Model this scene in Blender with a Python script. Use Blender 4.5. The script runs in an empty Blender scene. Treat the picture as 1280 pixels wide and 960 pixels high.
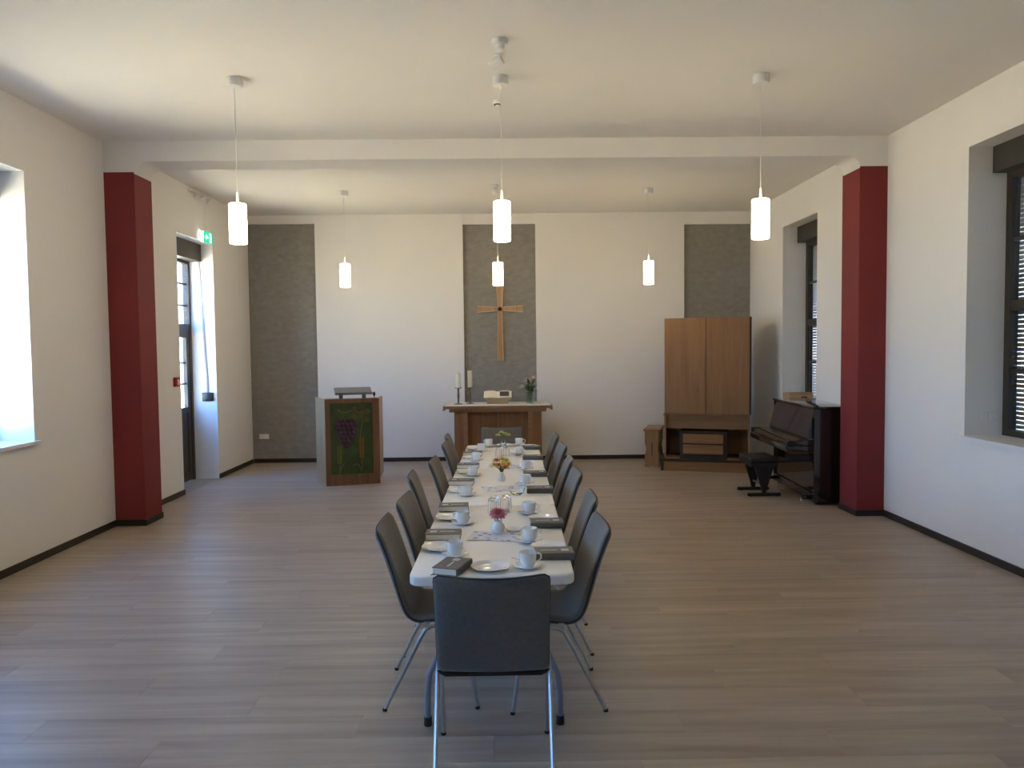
import bpy, bmesh, math, random
from mathutils import Matrix, Vector
random.seed(7)
PI = math.pi
scene = bpy.context.scene
C = scene.collection

# ------------------------------------------------------------------ camera
PITCH, ROLL, YAW, EYE = .0471, .0109, .0113, 1.75
_r = Vector((math.cos(YAW), -math.sin(YAW), 0)); _fw = Vector((math.sin(YAW), math.cos(YAW), 0)); _u = Vector((0, 0, 1))
_F = _fw*math.cos(PITCH) - _u*math.sin(PITCH); _U = _u*math.cos(PITCH) + _fw*math.sin(PITCH)
_R2 = _r*math.cos(ROLL) - _U*math.sin(ROLL); _U2 = _r*math.sin(ROLL) + _U*math.cos(ROLL)
cd = bpy.data.cameras.new('camera'); cam = bpy.data.objects.new('camera', cd); C.objects.link(cam)
cd.sensor_width = 36; cd.lens = 950/1280*36; cd.clip_start = .05; cd.clip_end = 300
cam.matrix_world = Matrix(((_R2.x, _U2.x, -_F.x, 0), (_R2.y, _U2.y, -_F.y, 0), (_R2.z, _U2.z, -_F.z, EYE), (0, 0, 0, 1)))
scene.camera = cam

# ------------------------------------------------------------------ sky, sun, exposure
w = bpy.data.worlds.new('sky'); scene.world = w; w.use_nodes = True
nt = w.node_tree; nt.nodes.clear()
tc = nt.nodes.new('ShaderNodeTexCoord'); sp = nt.nodes.new('ShaderNodeSeparateXYZ'); rp = nt.nodes.new('ShaderNodeValToRGB')
bg = nt.nodes.new('ShaderNodeBackground'); wo = nt.nodes.new('ShaderNodeOutputWorld')
nt.links.new(tc.outputs['Generated'], sp.inputs[0]); nt.links.new(sp.outputs['Z'], rp.inputs[0])
rp.color_ramp.elements[0].position = 0.0; rp.color_ramp.elements[0].color = (.46, .69, 1.0, 1)
rp.color_ramp.elements[1].position = .75; rp.color_ramp.elements[1].color = (.10, .33, 1.0, 1)
e = rp.color_ramp.elements.new(.22); e.color = (.18, .46, 1.0, 1)
nt.links.new(rp.outputs[0], bg.inputs[0]); bg.inputs[1].default_value = 7.6
nt.links.new(bg.outputs[0], wo.inputs[0])
sd = bpy.data.lights.new('sun', 'SUN'); sd.energy = 50; sd.color = (1, .88, .68); sd.angle = .01
so = bpy.data.objects.new('sun', sd); C.objects.link(so)
so.rotation_euler = (math.radians(-40), math.radians(14), 0)      # high sun from beyond the back wall, never straight into a window
scene.view_settings.view_transform = 'Standard'; scene.view_settings.look = 'None'
scene.view_settings.exposure = 1.6; scene.view_settings.gamma = 1.0
scene.view_settings.use_curve_mapping = False
LAMP = 11.0          # emission strength of the pendant shades

# ------------------------------------------------------------------ materials
MATS = {}
def nodes(name):
    m = bpy.data.materials.new(name); m.use_nodes = True; t = m.node_tree
    return m, t, t.nodes['Principled BSDF']
def setin(b, k, v):
    if k in b.inputs: b.inputs[k].default_value = v
def mat(name, col, rough=.5, metal=0., spec=.5, var=.0, scale=6., bump=0., stretch=(1, 1, 1), bscale=None, sheen=0., coat=0., trans=0., ior=1.45):
    if name in MATS: return MATS[name]
    m, t, b = nodes(name); N, L = t.nodes, t.links
    setin(b, 'Base Color', (*col, 1)); setin(b, 'Roughness', rough); setin(b, 'Metallic', metal); setin(b, 'Specular IOR Level', spec)
    setin(b, 'Sheen Weight', sheen); setin(b, 'Coat Weight', coat); setin(b, 'Transmission Weight', trans); setin(b, 'IOR', ior)
    if var or bump:
        c = N.new('ShaderNodeTexCoord'); mp = N.new('ShaderNodeMapping'); mp.inputs['Scale'].default_value = stretch
        L.new(c.outputs['Object'], mp.inputs[0])
        n = N.new('ShaderNodeTexNoise'); n.inputs['Scale'].default_value = scale; n.inputs['Detail'].default_value = 6
        L.new(mp.outputs[0], n.inputs['Vector'])
        if var:
            r = N.new('ShaderNodeValToRGB')
            r.color_ramp.elements[0].position = .3; r.color_ramp.elements[1].position = .7
            r.color_ramp.elements[0].color = (*[max(0, x*(1-var)) for x in col], 1); r.color_ramp.elements[1].color = (*[min(1, x*(1+var)) for x in col], 1)
            L.new(n.outputs['Fac'], r.inputs[0]); L.new(r.outputs[0], b.inputs['Base Color'])
        if bump:
            n2 = N.new('ShaderNodeTexNoise'); n2.inputs['Scale'].default_value = bscale or scale*4; n2.inputs['Detail'].default_value = 4
            L.new(mp.outputs[0], n2.inputs['Vector'])
            bp = N.new('ShaderNodeBump'); bp.inputs['Strength'].default_value = bump; bp.inputs['Distance'].default_value = .01
            L.new(n2.outputs['Fac'], bp.inputs['Height']); L.new(bp.outputs[0], b.inputs['Normal'])
    MATS[name] = m; return m
def wood(name, dark, light, axis='z', rough=.4, scale=3.0, per_object=0.):
    if name in MATS: return MATS[name]
    m, t, b = nodes(name); N, L = t.nodes, t.links
    c = N.new('ShaderNodeTexCoord'); mp = N.new('ShaderNodeMapping')
    s = [9, 9, 9]; s['xyz'.index(axis)] = .55; mp.inputs['Scale'].default_value = s
    oi = N.new('ShaderNodeObjectInfo')
    if per_object:
        mul = N.new('ShaderNodeVectorMath'); mul.operation = 'MULTIPLY_ADD'
        cmb = N.new('ShaderNodeCombineXYZ')
        for k in range(3): L.new(oi.outputs['Random'], cmb.inputs[k])
        L.new(cmb.outputs[0], mul.inputs[0]); mul.inputs[1].default_value = (37, 53, 11); L.new(c.outputs['Object'], mul.inputs[2])
        L.new(mul.outputs[0], mp.inputs[0])
    else: L.new(c.outputs['Object'], mp.inputs[0])
    n = N.new('ShaderNodeTexNoise'); n.inputs['Scale'].default_value = scale; n.inputs['Detail'].default_value = 8; n.inputs['Roughness'].default_value = .62; n.inputs['Distortion'].default_value = .4
    L.new(mp.outputs[0], n.inputs['Vector'])
    r = N.new('ShaderNodeValToRGB'); r.color_ramp.elements[0].position = .3; r.color_ramp.elements[1].position = .72
    r.color_ramp.elements[0].color = (*dark, 1); r.color_ramp.elements[1].color = (*light, 1)
    L.new(n.outputs['Fac'], r.inputs[0]); out = r.outputs[0]
    if per_object:
        hv = N.new('ShaderNodeHueSaturation'); mr = N.new('ShaderNodeMapRange')
        mr.inputs['To Min'].default_value = 1-per_object; mr.inputs['To Max'].default_value = 1+per_object
        L.new(oi.outputs['Random'], mr.inputs['Value']); L.new(mr.outputs[0], hv.inputs['Value']); L.new(out, hv.inputs['Color']); out = hv.outputs[0]
    L.new(out, b.inputs['Base Color'])
    bp = N.new('ShaderNodeBump'); bp.inputs['Strength'].default_value = .12; bp.inputs['Distance'].default_value = .004
    L.new(n.outputs['Fac'], bp.inputs['Height']); L.new(bp.outputs[0], b.inputs['Normal'])
    setin(b, 'Roughness', rough); setin(b, 'Specular IOR Level', .45)
    MATS[name] = m; return m
def emit(name, col, strength):
    if name in MATS: return MATS[name]
    m, t, b = nodes(name)
    setin(b, 'Base Color', (*col, 1)); setin(b, 'Emission Color', (*col, 1)); setin(b, 'Emission Strength', strength); setin(b, 'Roughness', .4)
    MATS[name] = m; return m
def pane_glass(name='window_glass', tint=(.95, .97, .97)):
    if name in MATS: return MATS[name]
    m = bpy.data.materials.new(name); m.use_nodes = True; t = m.node_tree; t.nodes.clear()
    tr = t.nodes.new('ShaderNodeBsdfTransparent'); tr.inputs[0].default_value = (*tint, 1)
    gl = t.nodes.new('ShaderNodeBsdfGlossy'); gl.inputs['Roughness'].default_value = .02
    mx = t.nodes.new('ShaderNodeMixShader'); mx.inputs[0].default_value = .07; o = t.nodes.new('ShaderNodeOutputMaterial')
    t.links.new(tr.outputs[0], mx.inputs[1]); t.links.new(gl.outputs[0], mx.inputs[2]); t.links.new(mx.outputs[0], o.inputs[0])
    MATS[name] = m; return m

WALL = mat('white_wall_paint', (.80, .775, .735), .85, spec=.2, var=.012, scale=1.3, bump=.05, bscale=90)
CEIL = mat('ceiling_paint', (.80, .775, .73), .9, spec=.15, var=.012, scale=.9)
RED = mat('red_pillar_paint', (.215, .031, .030), .6, spec=.3, var=.05, scale=2, bump=.05, bscale=80)
GREY = mat('grey_plaster', (.272, .256, .224), .8, spec=.25, var=.12, scale=16, bump=.2, bscale=40, stretch=(.6, 1, 1))
SKIRT = mat('dark_skirting', (.028, .022, .02), .5)
FLOORBASE = mat('floor_screed', (.05, .045, .04), .9)
PLANK = wood('vinyl_plank', (.285, .22, .16), (.45, .365, .28), 'x', .40, 1.25, .065)
STONE = mat('grey_stone', (.3, .28, .26), .5, var=.1, scale=8)
FRAME = mat('brown_window_frame', (.045, .033, .022), .45, var=.12, scale=5)
DARKBOX = mat('dark_shutter_box', (.05, .043, .034), .5)
SILL = mat('white_sill', (.78, .78, .78), .35)
SLAT = mat('shutter_slat', (.30, .28, .25), .5)
GLASS = pane_glass()
CHROME = mat('chrome_tube', (.52, .52, .53), .28, 1.)
STEELGREY = mat('grey_steel_tube', (.23, .26, .31), .35, .3)
BLACKRUB = mat('black_rubber', (.012, .012, .013), .6)
PAD = mat('taupe_fabric', (.155, .130, .102), .75, spec=.35, var=.10, scale=60, bump=.25, bscale=500, sheen=.25)
COVER = mat('charcoal_fabric', (.110, .101, .090), .65, spec=.4, var=.12, scale=60, bump=.25, bscale=500, sheen=.3)
PIPING = mat('dark_piping', (.018, .018, .02), .6)
TABLETOP = mat('white_table_plastic', (.85, .83, .78), .42, var=.02, scale=5, bump=.04, bscale=140)
CHINA = mat('white_china', (.87, .855, .82), .12, spec=.6, coat=.3)
COFFEEDARK = mat('cup_inside', (.74, .73, .70), .2)
BOOKCOV = mat('grey_book_cloth', (.12, .113, .10), .55, var=.1, scale=30, bump=.1, bscale=200)
BOOKEMB = mat('silver_book_emblem', (.52, .52, .5), .4, .3)
PAPER = mat('book_pages', (.86, .79, .65), .9, var=.06, scale=4, stretch=(1, 1, 120))
NAPKIN = None
STEEL = mat('steel_cutlery', (.55, .56, .6), .18, 1.)
OAK = wood('oak_veneer', (.215, .106, .038), (.315, .165, .066), 'z', .38, 2.0)
OAKX = wood('oak_veneer_across', (.215, .106, .038), (.315, .165, .066), 'x', .38, 2.0)
WALNUT = wood('brown_altar_wood', (.185, .083, .031), (.30, .145, .058), 'z', .42, 2.0)
WALNUTX = wood('brown_altar_wood_across', (.23, .112, .044), (.35, .18, .077), 'x', .42, 2.0)
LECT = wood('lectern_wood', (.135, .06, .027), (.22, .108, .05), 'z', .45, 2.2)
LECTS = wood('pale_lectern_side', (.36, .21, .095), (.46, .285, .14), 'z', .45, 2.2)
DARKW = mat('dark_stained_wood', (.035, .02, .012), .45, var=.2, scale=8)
PINE = wood('pine_box', (.42, .25, .12), (.55, .36, .19), 'x', .5, 2)
PIANO = mat('black_piano_lacquer', (.012, .011, .011), .09, spec=.6, coat=.6)
BLACK = mat('black_satin', (.012, .012, .013), .4)
BRASS = mat('polished_brass', (.75, .62, .38), .15, 1.)
IRON = mat('dark_bronze', (.19, .165, .13), .45, .5)
WAX = mat('candle_wax', (.80, .765, .62), .5, spec=.4)
WHITEPL = mat('white_plastic', (.78, .77, .75), .35)
CLOTH = mat('white_linen', (.74, .70, .64), .9)

# ------------------------------------------------------------------ mesh helpers
class MB:
    def __init__(s): s.v = []; s.f = []; s.M = Matrix.Identity(4)
    def add(s, vs, fs):
        o = len(s.v); s.v += [tuple(s.M @ Vector(p)) for p in vs]; s.f += [tuple(i+o for i in f) for f in fs]; return s
    def box(s, x0, x1, y0, y1, z0, z1):
        return s.add([(x0, y0, z0), (x1, y0, z0), (x1, y1, z0), (x0, y1, z0), (x0, y0, z1), (x1, y0, z1), (x1, y1, z1), (x0, y1, z1)],
                     [(0, 3, 2, 1), (4, 5, 6, 7), (0, 1, 5, 4), (1, 2, 6, 5), (2, 3, 7, 6), (3, 0, 4, 7)])
    def rbox(s, x0, x1, y0, y1, z0, z1, r=.004, seg=2):
        bm = bmesh.new(); bmesh.ops.create_cube(bm, size=1)
        for v in bm.verts: v.co = Vector(((x0+x1)/2+v.co.x*(x1-x0), (y0+y1)/2+v.co.y*(y1-y0), (z0+z1)/2+v.co.z*(z1-z0)))
        bmesh.ops.bevel(bm, geom=bm.edges[:], offset=r, segments=seg, affect='EDGES', profile=.5)
        bm.verts.index_update(); s.add([v.co[:] for v in bm.verts], [[v.index for v in f.verts] for f in bm.faces]); bm.free(); return s
    def prism(s, poly, axis, a, b):
        n = len(poly)
        def P(p, h): return {'x': (h, p[0], p[1]), 'y': (p[0], h, p[1]), 'z': (p[0], p[1], h)}[axis]
        return s.add([P(p, a) for p in poly]+[P(p, b) for p in poly],
                     [tuple(range(n))[::-1], tuple(range(n, 2*n))]+[(i, (i+1) % n, n+(i+1) % n, n+i) for i in range(n)])
    def lathe(s, prof, n=20, c=(0, 0, 0), cap=True):
        vs = []; fs = []; k = len(prof)
        for r, z in prof:
            for i in range(n): a = 2*PI*i/n; vs.append((c[0]+r*math.cos(a), c[1]+r*math.sin(a), c[2]+z))
        for j in range(k-1):
            for i in range(n): fs.append((j*n+i, j*n+(i+1) % n, (j+1)*n+(i+1) % n, (j+1)*n+i))
        if cap: fs += [tuple(range(n))[::-1], tuple(range((k-1)*n, k*n))]
        return s.add(vs, fs)
    def tube(s, pts, r, n=8, closed=False):
        P = [Vector(p) for p in pts]; k = len(P); vs = []; fs = []
        up = None
        for j in range(k):
            if closed: d = P[(j+1) % k]-P[j-1]
            else: d = P[min(j+1, k-1)]-P[max(j-1, 0)]
            d.normalize()
            if up is None: up = Vector((0, 0, 1)) if abs(d.z) < .9 else Vector((1, 0, 0))
            a = d.cross(up)
            if a.length < 1e-4: a = d.orthogonal()
            a.normalize(); b = a.cross(d); up = b
            rr = r[j] if isinstance(r, (list, tuple)) else r
            for i in range(n): t = 2*PI*i/n; vs.append(tuple(P[j]+a*(rr*math.cos(t))+b*(rr*math.sin(t))))
        for j in range(k if closed else k-1):
            q = (j+1) % k
            for i in range(n): fs.append((j*n+i, j*n+(i+1) % n, q*n+(i+1) % n, q*n+i))
        if not closed: fs += [tuple(range(n))[::-1], tuple(range((k-1)*n, k*n))]
        return s.add(vs, fs)
    def ball(s, c, r, nu=10, nv=7, sc=(1, 1, 1)):
        vs = [(c[0], c[1], c[2]-r*sc[2])]; fs = []
        for j in range(1, nv):
            t = -PI/2+PI*j/nv
            for i in range(nu): a = 2*PI*i/nu; vs.append((c[0]+r*sc[0]*math.cos(t)*math.cos(a), c[1]+r*sc[1]*math.cos(t)*math.sin(a), c[2]+r*sc[2]*math.sin(t)))
        vs.append((c[0], c[1], c[2]+r*sc[2])); e = len(vs)-1
        for i in range(nu):
            fs.append((0, 1+(i+1) % nu, 1+i)); fs.append((e, e-nu+i, e-nu+(i+1) % nu))
            for j in range(nv-2): fs.append((1+j*nu+i, 1+j*nu+(i+1) % nu, 1+(j+1)*nu+(i+1) % nu, 1+(j+1)*nu+i))
        return s.add(vs, fs)
    def leaf(s, base, d, side, L, W, th=.0015):
        d = Vector(d).normalized(); sd_ = Vector(side).normalized(); nn = d.cross(sd_); b = Vector(base); vs = []
        for t, wd, lift in ((0, .15, 0), (.35, 1, .06), (.7, .75, .04), (1, .08, -.08)):
            for q in (-1, 1):
                p = b+d*(L*t)+sd_*(q*W*.5*wd)+nn*(L*lift); vs += [tuple(p+nn*th), tuple(p-nn*th)]
        fs = []
        for j in range(3):
            o = j*4; fs += [(o, o+2, o+6, o+4), (o+1, o+5, o+7, o+3), (o, o+4, o+5, o+1), (o+2, o+3, o+7, o+6)]
        fs += [(0, 1, 3, 2), (12, 14, 15, 13)]
        return s.add(vs, fs)
    def build(s, name, m, parent=None, loc=(0, 0, 0), rz=0, ang=35, flat=False):
        me = bpy.data.meshes.new(name); me.from_pydata(s.v, [], s.f)
        bm = bmesh.new(); bm.from_mesh(me); bmesh.ops.recalc_face_normals(bm, faces=bm.faces[:]); bm.to_mesh(me); bm.free()
        me.materials.append(m)
        if not flat:
            me.polygons.foreach_set('use_smooth', [True]*len(me.polygons)); me.set_sharp_from_angle(angle=math.radians(ang))
        return link(name, me, parent, loc, rz)
def link(name, data, parent=None, loc=(0, 0, 0), rz=0):
    o = bpy.data.objects.new(name, data); C.objects.link(o); o.location = loc; o.rotation_euler = (0, 0, rz)
    if parent: o.parent = parent
    return o
def tag(o, label=None, cat=None, group=None, kind=None):
    if label: o['label'] = label
    if cat: o['category'] = cat
    if group: o['group'] = group
    if kind: o['kind'] = kind
    return o
def thing(name, label, cat, loc=(0, 0, 0), rz=0, group=None):
    return tag(link(name, None, None, loc, rz), label, cat, group)
def dup(root, loc, rz, label, parent=None):
    r = root.copy(); C.objects.link(r); r.location = loc; r.rotation_euler = (0, 0, rz); r['label'] = label
    def rec(a, b):
        for ch in list(a.children):
            c = ch.copy(); C.objects.link(c); c.parent = b; rec(ch, c)
    rec(root, r); return r
def arc(c, r, a0, a1, n):     # 2-D arc points
    return [(c[0]+r*math.cos(a0+(a1-a0)*i/n), c[1]+r*math.sin(a0+(a1-a0)*i/n)) for i in range(n+1)]
def rrect(x0, x1, y0, y1, r, n=4):
    return arc((x1-r, y1-r), r, 0, PI/2, n)+arc((x0+r, y1-r), r, PI/2, PI, n)+arc((x0+r, y0+r), r, PI, 1.5*PI, n)+arc((x1-r, y0+r), r, 1.5*PI, 2*PI, n)

# ------------------------------------------------------------------ room shell
XL, XR, YB, YF, ZC = -3.93, 3.87, 11.84, -3.2, 3.83
WT = .47
def wall_with_openings(x0, x1, y0, y1, openings, H=ZC):
    mb = MB(); y = y0
    for a, b, z0, z1 in sorted(openings):
        mb.box(x0, x1, y, a, -.15, H)
        if z0 > 0: mb.box(x0, x1, a, b, -.15, z0)
        mb.box(x0, x1, a, b, z1, H); y = b
    mb.box(x0, x1, y, y1, -.15, H); return mb
LWIN = [(-1.0, .18), (2.1, 3.28), (5.2, 6.38)]
RWIN = [(-1.05, .12), (2.05, 3.22), (5.15, 6.32), (9.35, 10.5)]
DOOR = (9.3, 10.45)
wl = tag(wall_with_openings(XL-WT, XL, YF-.2, 12.1, [(a, b, 1.0, 3.25) for a, b in LWIN]+[(*DOOR, 0, 3.2)]).build('wall_left', WALL, flat=True), 'white left wall with deep window and exit door openings', kind='structure')
wr = tag(wall_with_openings(XR, XR+WT, YF-.2, 12.1, [(a, b, .955, 3.37) for a, b in RWIN]).build('wall_right', WALL, flat=True), 'white right wall with deep shuttered windows', kind='structure')
mb = MB().box(XL, XR, YB+.07, YB+.26, 0, ZC)
NICHE = [(XL, -2.884, 3.70), (-.605, .52, 3.67), (2.827, XR, 3.64)]
mb.box(-2.884, -.605, YB, YB+.07, 0, ZC).box(.52, 2.827, YB, YB+.07, 0, ZC)
for a, b, z in NICHE: mb.box(a, b, YB+.018, YB+.07, z, ZC)
wb = tag(mb.build('wall_back', WALL, flat=True), 'white back wall with three grey recessed panels', kind='structure')
for a, b, z in NICHE:
    MB().box(a+.001, b-.001, YB+.045, YB+.0695, 0, z-.001).build('grey_panel', GREY, wb, flat=True)['label'] = 'grey textured plaster panel'
tag(MB().box(XL, XR, YF-.2, YF, 0, ZC).build('wall_front', WALL, flat=True), 'white wall behind the viewer', kind='structure')
tag(MB().box(XL-WT, XR+WT, YF-.2, 12.1, ZC, ZC+.35).build('ceiling', CEIL, flat=True), 'white flat ceiling', kind='structure')
# beam with rounded haunches where it meets the pillars
bz = ZC-.195
hl, hr = -3.63, 3.59
poly = [(hl, ZC)]+[(hl, bz-.12)]+[(hl+.12-.12*math.cos(t), bz-.12+.12*math.sin(t)) for t in [PI/2*i/6 for i in range(1, 7)]]
poly += [(hr-.12+.12*math.sin(t), bz-.12+.12*math.cos(t)) for t in [PI/2*i/6 for i in range(0, 6)]]+[(hr, bz-.12), (hr, ZC)]
tag(MB().prism(poly, 'y', 7.65, 8.03).build('trim_1', CEIL), 'white ceiling beam spanning between the two red pillars', kind='structure')
for nm, x0, x1, y1, lb in (('pillar', XL, hl, 8.02, 'dark red square pillar against the left wall'), ('pillar', hr, XR, 8.04, 'dark red square pillar against the right wall beside the piano')):
    p = tag(MB().box(x0, x1, 7.65, y1, 0, 3.53).build(nm, RED, flat=True), lb, kind='structure')
    MB().box(x0, x1, 7.65, y1, 3.53, ZC).build('pillar_cap', CEIL, p, flat=True)
    b = MB().box(x0, x1, 7.635, 7.65, 0, .06); xe = x1 if x0 < 0 else x0; s_ = 1 if x0 < 0 else -1
    b.box(min(xe, xe+s_*.015), max(xe, xe+s_*.015), 7.635, y1, 0, .06); b.build('skirting', SKIRT, p, flat=True)
# skirting boards
bh, bt = .062, .015
mb = MB()
for a, b in ((YF, 7.635), (8.02, DOOR[0]), (DOOR[1], YB)): mb.box(XL, XL+bt, a, b, 0, bh)
tag(mb.build('baseboard_left', SKIRT, flat=True), 'dark skirting along the left wall', kind='structure')
tag(MB().box(XR-bt, XR, YF, 7.635, 0, bh).box(XR-bt, XR, 8.04, YB, 0, bh).build('baseboard_right', SKIRT, flat=True), 'dark skirting along the right wall', kind='structure')
mb = MB()
for a, b, d in ((XL+bt, -2.884, .045), (-2.884, -.605, 0), (-.605, .52, .045), (.52, 2.827, 0), (2.827, XR-bt, .045)): mb.box(a, b, YB+d-bt, YB+d, 0, bh)
tag(mb.build('baseboard_back', SKIRT, flat=True), 'dark skirting along the back wall', kind='structure')

# floor: screed slab with single planks laid across the room
fl = tag(MB().box(XL, XR, YF-.2, 12.1, -.15, -.004).build('floor', FLOORBASE, flat=True), 'grey brown wood-look plank floor', kind='structure')
tag(MB().box(XL-WT-.1, XL, DOOR[0], DOOR[1], -.15, 0).build('floor_threshold', STONE, flat=True), 'grey stone threshold in the exit door opening', kind='structure')
PW, PL, G = .22, 1.5, .0007
pcache = {}
def plank_mesh(L, W):
    k = (round(L, 3), round(W, 3))
    if k not in pcache:
        a, b = L/2-G/2, W/2-G/2; c = .0006
        me = bpy.data.meshes.new('plank')
        vs = [(-a, -b, -.004), (a, -b, -.004), (a, b, -.004), (-a, b, -.004), (-a, -b, -c), (a, -b, -c), (a, b, -c), (-a, b, -c),
              (-a+c, -b+c, 0), (a-c, -b+c, 0), (a-c, b-c, 0), (-a+c, b-c, 0)]
        fs = [(0, 1, 5, 4), (1, 2, 6, 5), (2, 3, 7, 6), (3, 0, 4, 7), (4, 5, 9, 8), (5, 6, 10, 9), (6, 7, 11, 10), (7, 4, 8, 11), (8, 9, 10, 11)]
        me.from_pydata(vs, [], fs); me.materials.append(PLANK); pcache[k] = me
    return pcache[k]
Y0 = 2.92
row = 0; y = Y0; offs = [0, .55, 1.1, .3, .85, .12, .7, 1.3, .42, .98]
def row_cuts(i):
    x = XL-offs[i % 10]-(i*37 % 11)*.02; out = []
    while x < XR:
        a, b = max(x, XL), min(x+PL, XR)
        if b-a > .03: out.append((a, b))
        x += PL
    return out
while y < YB+.045:
    W = min(PW, YB+.045-y)
    for a, b in row_cuts(row): link('plank', plank_mesh(b-a, W), fl, ((a+b)/2, y+W/2, 0))
    y += PW; row += 1
mb = MB(); y = Y0
while y > YF:
    y -= PW; row += 1
    for a, b in row_cuts(row): mb.box(a+G/2, b-G/2, y+G/2, y+PW-G/2, -.004, 0)
tag(mb.build('rear_planks', PLANK, fl, flat=True), kind='stuff')

# ------------------------------------------------------------------ windows and door
def window(name, label, side, y0, y1, z0, z1, shutter):
    s = 1 if side == 'r' else -1; xw = XR if s > 0 else XL
    root = tag(link(name, None, None, (xw, (y0+y1)/2, z0)), label, kind='structure')
    hw = (y1-y0)/2; h = z1-z0
    def B(m, a, b, ya, yb, za, zb): return m.box(min(s*a, s*b), max(s*a, s*b), ya, yb, za, zb)
    fa, fb = .32, .39                               # frame depth in the reveal
    m = MB(); B(m, fa, fb, -hw, -hw+.07, 0, h); B(m, fa, fb, hw-.07, hw, 0, h); B(m, fa, fb, -hw+.07, hw-.07, 0, .07); B(m, fa, fb, -hw+.07, hw-.07, h-.27, h-.2)
    m.build('window_frame', FRAME, root, flat=True)
    m = MB(); B(m, fa+.005, fb-.005, -.05, .05, .07, h-.27); m.build('mullion', FRAME, root, flat=True)
    tz = 1.1
    m = MB(); B(m, fa+.003, fb-.003, -hw+.07, -.05, tz-.045, tz+.045); B(m, fa+.003, fb-.003, .05, hw-.07, tz-.045, tz+.045); m.build('transom', FRAME, root, flat=True)
    for ya, yb in ((-hw+.07, -.05), (.05, hw-.07)):
        for za, zb in ((.07, tz-.045), (tz+.045, h-.27)):
            zm = (za+zb)/2
            mm = MB(); B(mm, fa+.015, fb-.015, ya, yb, zm-.016, zm+.016); mm.build('glazing_bar', FRAME, root, flat=True)
            for q0, q1 in ((za, zm-.016), (zm+.016, zb)):
                g = MB(); B(g, fa+.033, fa+.037, ya, yb, q0, q1); g.build('pane', GLASS, root, flat=True)
    m = MB(); B(m, .2, .32, -hw, hw, h-.215, h); m.build('shutter_box', DARKBOX, root, flat=True)
    m2 = MB(); B(m2, 0.0, .32, -hw, hw, 0, .02); B(m2, -.035, 0, -hw-.05, hw+.05, -.012, .02); m2.build('window_sill', SILL, root, flat=True)
    if shutter:
        m = MB(); z = .0
        while z < h:
            B(m, .412, .424, -hw+.002, hw-.002, z, z+.0348)
            z += .038
        tag(m.build('shutter_slats', SLAT, root, flat=True), kind='stuff')
    return root
window('window_1', 'daylit window opening in the left wall with white sill', 'l', *LWIN[2], 1.0, 3.25, False)
window('window_2', 'brown framed window in the right wall nearest the viewer with closed slatted shutter', 'r', *RWIN[2], .955, 3.37, True)
window('window_3', 'brown framed shuttered window above the piano beyond the right pillar', 'r', *RWIN[3], .955, 3.37, True)
window('window_4', 'assumed left wall window beside the viewer outside the picture', 'l', *LWIN[1], 1.0, 3.25, False)  # this and the next three are unseen, assumed for the light they give
window('window_5', 'assumed left wall window behind the viewer outside the picture', 'l', *LWIN[0], 1.0, 3.25, False)
window('window_6', 'assumed shuttered right wall window beside the viewer outside the picture', 'r', *RWIN[1], .955, 3.37, True)
window('window_7', 'assumed shuttered right wall window behind the viewer outside the picture', 'r', *RWIN[0], .955, 3.37, True)
# exit door: dark frame, glazed upper leaf, solid lower panel
dr = tag(link('door_1', None, None, (XL, sum(DOOR)/2, 0)), 'dark framed glazed exit door in the left wall', kind='structure')
hw = (DOOR[1]-DOOR[0])/2
MB().box(-.40, -.32, -hw, -hw+.06, 0, 3.2).box(-.40, -.32, hw-.06, hw, 0, 3.2).box(-.40, -.32, -hw+.06, hw-.06, 2.93, 3.2).build('door_frame', FRAME, dr, flat=True)
lf = MB().box(-.385, -.335, -hw+.06, -hw+.15, .01, 2.02).box(-.385, -.335, hw-.15, hw-.06, .01, 2.02).box(-.385, -.335, -hw+.15, hw-.15, .01, .12).box(-.385, -.335, -hw+.15, hw-.15, .93, 1.0).box(-.385, -.335, -hw+.15, hw-.15, 1.94, 2.02).build('door_leaf', FRAME, dr, flat=True)
MB().box(-.37, -.35, -hw+.15, hw-.15, .12, .93).build('lower_panel', DARKBOX, lf, flat=True)
MB().box(-.395, -.325, -hw+.06, hw-.06, 2.02, 2.12).build('transom', FRAME, dr, flat=True)
for y in (-.11, .11):
    MB().box(-.37, -.35, y-.012, y+.012, 1.0, 1.94).build('glazing_bar', FRAME, lf, flat=True)
for z in (1.32, 1.6): MB().box(-.369, -.351, -hw+.15, hw-.15, z-.012, z+.012).build('glazing_bar', FRAME, lf, flat=True)
for z in (2.37, 2.66): MB().box(-.369, -.351, -hw+.06, hw-.06, z-.012, z+.012).build('glazing_bar', FRAME, dr, flat=True)
for a, b in ((1.0, 1.308), (1.332, 1.588), (1.612, 1.94)): MB().box(-.362, -.358, -hw+.15, hw-.15, a, b).build('pane', GLASS, lf, flat=True)
for a, b in ((2.12, 2.358), (2.382, 2.648), (2.672, 2.93)): MB().box(-.362, -.358, -hw+.06, hw-.06, a, b).build('pane', GLASS, dr, flat=True)
MB().box(-.32, -.16, -hw, hw, 2.97, 3.2).build('shutter_box', DARKBOX, dr, flat=True)
MB().rbox(-.335, -.322, -.44, -.41, .95, 1.15, .004).tube([(-.33, -.425, 1.05), (-.28, -.425, 1.05), (-.275, -.33, 1.05)], .009).build('door_handle', STEEL, lf)
# the ground outside
GROUND = mat('outdoor_gravel', (.48, .43, .29), .95, var=.25, scale=.4)
tag(MB().box(-70, 70, -60, 75, -.6, -.3).build('ground', GROUND, flat=True), 'pale sunlit ground outside the building', kind='structure')

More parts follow.
